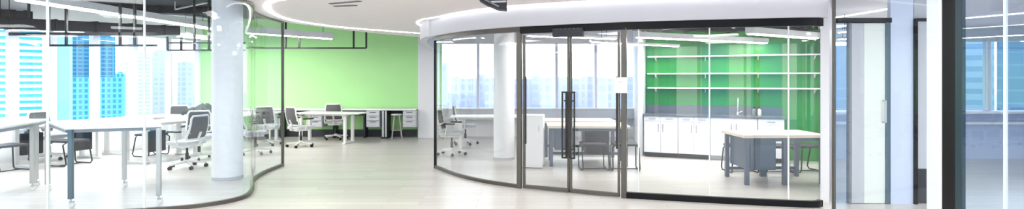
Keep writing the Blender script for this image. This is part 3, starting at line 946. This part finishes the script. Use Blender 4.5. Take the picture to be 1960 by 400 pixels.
place(tc_, 1, (-1.15, 12.9, 0), R(-80), 'mesh task chair deep in the meeting room near the windows', G)
place(tc_, 1, F(381, 305), R(-150), 'mesh task chair half hidden behind the round office column', G)

# --- height adjustable desk
def make_desk(lx, ly, legs=(-0.58, 0.58)):
    o = thing('desk', (0, 0, 0), 0, 'x', 'desk')
    MB().box((0, 0, 0.755), (lx, ly, 0.03)).build('desk_top', 'top', o, bevel=0.006)
    MB().box(((legs[0] + legs[1]) / 2, 0, 0.705), (legs[1] - legs[0], 0.07, 0.05)).build('crossbeam', 'plastic', o)
    for x in legs:
        m = MB().box((x, -ly / 2 + 0.12, 0.36), (0.07, 0.07, 0.66)).box((x, ly / 2 - 0.12, 0.36), (0.07, 0.07, 0.66)).box((x, 0, 0.724), (0.07, ly - 0.12, 0.03))
        m.box((x, 0, 0.02), (0.08, ly - 0.08, 0.035))
        m.build('leg', 'plastic', o, bevel=0.006)
    return o
dk = make_desk(1.60, 0.68)
GD = 'white height adjustable desks'
d0 = make_desk(1.70, 0.68, (-0.72, 0.44))
place(d0, 0, (-4.55, 13.22, 0), R(-7), 'long white desk standing free before the green wall', GD)
place(dk, 0, (-6.7, 13.35, 0), R(1), 'white desk behind the S-curved glass and the column', GD)
place(dk, 1, DC[2] + (0,), wang, 'white desk at the first office window behind the trapezoid table', GD)
place(dk, 1, DC[3] + (0,), wang, 'white desk at the office windows with white pedestal legs behind the rolling table', GD)
place(dk, 1, DC[4] + (0,), wang, 'white desk nearest behind the tall rolling table', GD)
place(dk, 1, (-6.95, 12.02, 0), R(6), 'white desk that carries the olive jacket', GD)
place(dk, 1, (-0.60, 12.0, 0), R(4), 'white desk in the meeting room beside the pale column', GD)

# --- olive jacket lying on the desk
jk = thing('jacket', (-7.15, 12.0, 0.77), R(10), 'crumpled dark olive jacket on the white desk behind the column', 'jacket')
def blob(nu, nv, fn):
    v_, f_ = [], []
    for j in range(nv + 1):
        for i in range(nu):
            v_.append(fn(2 * PI * i / nu, j / nv))
    for j in range(nv):
        for i in range(nu):
            f_.append((j * nu + i, j * nu + (i + 1) % nu, (j + 1) * nu + (i + 1) % nu, (j + 1) * nu + i))
    f_.append(tuple(range(nu - 1, -1, -1)))
    f_.append(tuple(nv * nu + i for i in range(nu)))
    return MB().add(v_, f_)
def jf(a, t):
    r = math.cos(t * PI / 2 * 0.96) ** 0.55
    w1 = 1 + 0.13 * math.sin(3 * a + 4 * t) + 0.07 * math.sin(7 * a - 3 * t)
    return Vector((0.29 * r * w1 * math.cos(a) + 0.10 * t, 0.20 * r * w1 * math.sin(a), 0.27 * t + 0.02 * math.sin(5 * a) * t))
blob(28, 9, jf).build('body', 'olive', jk, smooth=True)
for s_, pts in ((1, [(0.10, -0.12, 0.16), (0.24, -0.17, 0.11), (0.36, -0.15, 0.05), (0.42, -0.10, 0.045)]), (-1, [(-0.08, -0.13, 0.17), (-0.22, -0.19, 0.12), (-0.32, -0.18, 0.05)])):
    MB().tube(pts, 0.045, 10).build('sleeve', 'olive', jk, smooth=True)

# --- black sled base chair
def make_sled():
    o = thing('sled_stool', (0, 0, 0), 0, 'x', 'stool')
    m = MB()
    for s_ in (-1, 1):
        x = s_ * 0.23
        m.tube([(x * 0.8, 0.16, 0.44), (x, 0.22, 0.40), (x, 0.20, 0.06), (x, 0.17, 0.016), (x, -0.18, 0.016), (x, -0.22, 0.06), (x, -0.14, 0.40), (x * 0.8, -0.16, 0.44)], 0.012, 8)
    m.tube([(-0.23, 0.0, 0.016), (0.23, 0.0, 0.016)], 0.009, 8)
    m.build('sled_frame', 'black', o, smooth=True)
    MB().prism([(-0.21, -0.2), (0.21, -0.2), (0.225, 0.2), (0.18, 0.235), (-0.18, 0.235), (-0.225, 0.2)], 0.435, 0.475).build('seat', 'dark', o, bevel=0.012)
    return o
sl = make_sled()
GS = 'black sled base stools'
place(sl, 0, LD(2, -1.02, -0.25), wang, 'black sled stool under the desk behind the trapezoid table', GS)
place(sl, 1, LD(4, 0.25, 0.58), wang + PI, 'black sled stool between the black computer case and the task chair', GS)
place(sl, 1, LD(2, -0.2, -0.56), wang, 'black sled stool beyond the slate table leg by the windows', GS)
place(sl, 1, (1.45, 9.30, 0), R(3), 'black sled stool at the wooden meeting bench, nearer the door handles', GS)
place(sl, 1, (2.0, 9.28, 0), R(-4), 'black sled stool at the wooden meeting bench, nearer the notice post', GS)
place(sl, 1, (3.95, 9.05, 0), R(182), 'black sled stool at the free end of the kitchen bench', GS)
place(sl, 1, (4.55, 9.02, 0), R(178), 'black sled stool behind the kitchen bench beside its post', GS)
place(sl, 1, (5.10, 9.10, 0), R(190), 'black sled stool at the far corner of the kitchen bench', GS)

# --- computer cases hung under desks
def make_case():
    o = thing('computer_case', (0, 0, 0), 0, 'x', 'computer')
    MB().box((0, 0, 0.22), (0.10, 0.36, 0.40)).build('case', 'rubber', o, bevel=0.008)
    MB().box((0, 0, 0.435), (0.12, 0.14, 0.03)).box((0, 0, 0.50), (0.03, 0.10, 0.12)).build('bracket', 'black', o)
    MB().box((0, -0.183, 0.30), (0.06, 0.008, 0.10)).build('front_plate', 'edge', o)
    return o
cs = make_case()
GC = 'black computer cases under the desks'
for i, (k, x, y, lb_) in enumerate(((2, -0.34, 0.22, 'black computer case hanging under the first window desk'), (4, -0.30, -0.16, 'black computer case hanging behind the front leg of the rolling table'), (2, 0.33, -0.1, 'black computer case hanging under the window desk beyond the slate leg'))):
    p = LD(k, x, y)
    place(cs, i, (p.x, p.y, 0.175), wang + PI / 2, lb_, GC)

# --- worktop along the green wall with its pedestals
o = thing('long_counter', (-5.62, 14.33, 0), 0, 'long white worktop fixed along the green wall', 'worktop')
MB().box((0, 0, 0.785), (6.06, 0.52, 0.045)).build('worktop', 'top', o, bevel=0.006)
for x in (-2.6, -0.7, 0.75, 1.58):
    MB().box((x, 0.10, 0.38), (0.05, 0.30, 0.765)).build('support', 'dark', o)
MB().box((0, 0.235, 0.68), (6.0, 0.02, 0.16)).build('shade_tray', 'dark', o)  # dark tray made tall to stand for shade under the worktop
def make_pedestal():
    o = thing('drawer_pedestal', (0, 0, 0), 0, 'x', 'drawers')
    MB().box((0, 0, 0.0), (0.36, 0.48, 0.44)).build('body', 'grey', o, bevel=0.004)
    for k, (z, h) in enumerate(((0.15, 0.12), (0.025, 0.12), (-0.125, 0.17))):
        d = MB().box((0, -0.256, z), (0.34, 0.02, h - 0.01)).build('drawer', 'grey', o, bevel=0.003)
        MB().box((0, -0.272, z + h / 2 - 0.03), (0.16, 0.014, 0.014)).build('handle', 'dark', d)
    return o
pd_ = make_pedestal()
for i, (px, lb_) in enumerate(((714, 'grey drawer pedestal hung beside the dark tall panel'), (784, 'grey drawer pedestal hung next to the white pilaster'), (604, 'grey drawer pedestal hung behind the tucked task chair'), (500, 'grey drawer pedestal seen through the S-curved glass'))):
    place(pd_, i, ((px - 980) * 0.01402, 14.26, 0.535), 0, lb_, 'grey hung drawer pedestals')
o = thing('side_panel', ((732 - 980) * 0.0139, 14.30, 0), 0, 'dark tall panel unit standing under the long worktop', 'cabinet')
MB().box((0, 0, 0.375), (0.16, 0.44, 0.75)).build('carcass', 'dark', o, bevel=0.004)
MB().box((-0.03, -0.228, 0.40), (0.05, 0.02, 0.70)).box((0.05, -0.228, 0.40), (0.04, 0.02, 0.70)).build('front_strip', 'grey', o)
st = thing('stool', ((757 - 980) * 0.0141, 14.25, 0), 0.3, 'white topped stool with thin legs under the long worktop', 'stool')
MB().lathe((0, 0, 0.62), [(0.13, 0), (0.16, 0.015), (0.16, 0.035), (0.14, 0.045)], 20).build('seat', 'plastic', st, smooth=True)
for k in range(4):
    a = PI / 4 + k * PI / 2
    MB().tube([(0.09 * math.cos(a), 0.09 * math.sin(a), 0.625), (0.19 * math.cos(a), 0.19 * math.sin(a), 0.0)], 0.014, 8).build('leg', 'leg', st, smooth=True)
MB().tube([(0.155 * math.cos(2 * PI * i / 20), 0.155 * math.sin(2 * PI * i / 20), 0.22) for i in range(20)], 0.010, 6, closed=True).build('foot_ring', 'leg', st, smooth=True)

# --- kitchenette
def kitchen_unit(u0, u1, kind, label):
    c = K((u0 + u1) / 2, 0.30)
    o = thing('base_cabinet', (c.x, c.y, 0), -KA, label, 'cabinet', 'white kitchen base cabinets')
    wd_ = u1 - u0 - 0.006
    MB().box((0, 0.01, 0.475), (wd_, 0.56, 0.75)).build('carcass', 'cab', o)
    MB().box((0, 0.05, 0.05), (wd_, 0.46, 0.10)).build('plinth', 'dark' if kind != 'sink' else 'grey', o)
    y = -0.282
    def front(nm, x, z, w2, h2, hv):
        d = MB().box((x, y, z), (w2 - 0.006, 0.02, h2 - 0.006)).build(nm, 'cab', o, bevel=0.003)
        if hv == 'v':
            sx_ = 1 if x < 0 else -1
            hx = x + sx_ * (w2 / 2 - 0.045)
            MB().tube([(hx, y - 0.01, z + 0.26), (hx, y - 0.035, z + 0.25), (hx, y - 0.035, z + 0.12), (hx, y - 0.01, z + 0.11)], 0.007, 8).build('handle', 'edge', d, smooth=True)
        else:
            MB().tube([(x - 0.065, y - 0.01, z), (x - 0.06, y - 0.032, z), (x + 0.06, y - 0.032, z), (x + 0.065, y - 0.01, z)], 0.007, 8).build('handle', 'edge', d, smooth=True)
    if kind == 'double':
        for s_ in (-1, 1):
            front('drawer', s_ * wd_ / 4, 0.795, wd_ / 2, 0.11, 'h')
            front('door', s_ * wd_ / 4, 0.42, wd_ / 2, 0.64, 'v')
    elif kind == 'sink':
        for s_ in (-1, 1): front('door', s_ * wd_ / 4, 0.475, wd_ / 2, 0.75, 'v')
    else:
        for z, h2 in ((0.79, 0.12), (0.60, 0.26), (0.285, 0.37)): front('drawer', 0, z, wd_, h2, 'h')
    return o
kitchen_unit(0.0, 0.68, 'double', 'white base cabinet with two drawers at the counter end by the white wall')
kitchen_unit(0.68, 1.29, 'double', 'white base cabinet with two drawers in the middle of the counter')
kitchen_unit(1.29, 2.14, 'sink', 'white double door base cabinet under the tap')
kitchen_unit(2.14, 2.60, 'drawers', 'white drawer cabinet at the counter end beside the green wall')
c = K(1.30, 0.30)
o = thing('kitchen_counter', (c.x, c.y, 0), -KA, 'dark grey stone counter on the white kitchen cabinets', 'counter')
MB().box((0, 0, 0.872), (2.64, 0.64, 0.04)).build('slab', 'stone', o, bevel=0.004)
MB().box((0, 0.31, 0.97), (2.64, 0.02, 0.16)).build('upstand', 'stone', o)
MB().box((0.42, -0.02, 0.888), (0.46, 0.36, 0.012)).box((0.42, -0.02, 0.896), (0.40, 0.30, 0.004)).build('sink_rim', 'chrome', o, bevel=0.003)
c = K(1.80, 0.50, 0.892)
o = thing('tap', tuple(c), -KA, 'tall chrome gooseneck tap on the grey counter', 'tap')
MB().tube([(0, 0, 0), (0, 0, 0.24)] + [(0, -0.09 + 0.09 * math.cos(a), 0.24 + 0.10 * math.sin(a)) for a in [PI * i / 10 for i in range(1, 11)]] + [(0, -0.18, 0.19)], 0.014, 10).build('spout', 'chrome', o, smooth=True)
MB().lathe((0, 0, 0), [(0.03, 0), (0.028, 0.05)], 14).build('base', 'chrome', o, smooth=True)
MB().tube([(0.03, 0, 0.04), (0.09, 0, 0.07)], 0.009, 8).build('lever', 'chrome', o, smooth=True)
def bottle(u, lb_, mat):
    c = K(u, 0.48, 0.892)
    o = thing('soap_bottle', tuple(c), -KA, lb_, 'bottle', 'soap bottles by the tap')
    MB().lathe((0, 0, 0), [(0.032, 0), (0.036, 0.02), (0.036, 0.10), (0.014, 0.125)], 14).build('body', mat, o, smooth=True)
    MB().tube([(0, 0, 0.12), (0, 0, 0.165), (0, -0.045, 0.165)], 0.009, 8).build('pump', 'dark', o, smooth=True)
bottle(2.10, 'slim grey soap bottle nearer the tap', 'edge')
bottle(2.20, 'white soap bottle beyond the grey one', 'plastic')
for i, (z, lb_) in enumerate(((2.08, 'long white wall shelf, topmost of three over the counter'), (1.72, 'long white wall shelf, middle one of three over the counter'), (1.42, 'long white wall shelf, lowest of three over the counter'))):
    c = K(1.68, 0.50)
    o = thing('wall_shelf', (c.x, c.y, z), -KA, lb_, 'shelf', 'white shelves on the green kitchen wall')
    MB().box((0, 0, 0), (3.30, 0.26, 0.025)).build('board', 'white', o, bevel=0.003)
    for x in (-1.5, -0.5, 0.5, 1.5):
        MB().box((x, 0.115, -0.045), (0.02, 0.02, 0.09)).bar((x, 0.11, -0.085), (x, -0.09, -0.012), 0.012, 0.016).build('bracket', 'white', o)

# --- workbenches with wooden tops
def bench(p0, lx, ly, rz, zt, label, cabs, legs, mt='slate'):
    o = thing('workbench', p0, rz, label, 'workbench', 'slate steel benches with wooden tops')
    MB().box((0, 0, zt - 0.0225), (lx, ly, 0.045)).build('bench_top', 'wood', o, bevel=0.005)
    for x, wl_ in legs:
        for y in (-ly / 2 + 0.06, ly / 2 - 0.06):
            MB().box((x, y, (zt - 0.045) / 2), (wl_, 0.06, zt - 0.045)).build('leg', mt, o, bevel=0.004)
    MB().box((0, -ly / 2 + 0.06, zt - 0.075), (lx - 0.1, 0.03, 0.05)).box((0, ly / 2 - 0.06, zt - 0.075), (lx - 0.1, 0.03, 0.05)).box((0, ly / 2 - 0.06, 0.14), (lx - 0.1, 0.03, 0.05)).build('rail', mt, o)
    for x, w2, z0, z1, mm in cabs:
        cb_ = MB().box((x, 0, (z0 + z1) / 2), (w2, ly - 0.16, z1 - z0)).build('cabinet', mm, o, bevel=0.006)
        dr = MB().box((x, -(ly - 0.16) / 2 - 0.008, (z0 + z1) / 2 - 0.03), (w2 - 0.03, 0.015, z1 - z0 - 0.12)).build('door', mm, cb_, bevel=0.003)
    return o
bench((4.13, 8.28, 0), 1.30, 0.80, 0.03, 0.76, 'kitchen workbench with pale wooden top before the green wall',
      [(-0.33, 0.42, 0.22, 0.70, 'slate')], [(-0.58, 0.06), (0.02, 0.10), (0.58, 0.06)])
bench((1.42, 9.95, 0), 1.50, 0.85, -0.04, 0.75, 'long wooden topped workbench behind the double doors',
      [(-0.45, 0.34, 0.30, 0.69, 'slate'), (0.16, 0.42, 0.22, 0.69, 'dark')], [(-0.68, 0.06), (0.68, 0.06)])
bench((1.40, 11.1, 0), 1.50, 0.85, -0.04, 0.75, 'second wooden topped workbench nearer the meeting room windows',
      [(0.3, 0.40, 0.25, 0.69, 'slate')], [(-0.68, 0.06), (0.68, 0.06)])
p = F(1020, 322)
o = thing('white_cabinet', (p.x, p.y + 0.22, 0), -0.15, 'low bright white cabinet behind the curved glass by the doors', 'cabinet')
MB().box((0, 0, 0.48), (0.42, 0.42, 0.94)).build('carcass', 'top', o, bevel=0.006)
d_ = MB().box((0, -0.215, 0.48), (0.40, 0.018, 0.88)).build('door', 'top', o, bevel=0.004)
MB().box((0.14, -0.232, 0.72), (0.012, 0.02, 0.10)).build('handle', 'grey', d_)
MB().box((0, 0, 0.005), (0.40, 0.40, 0.01)).build('foot', 'dark', o)
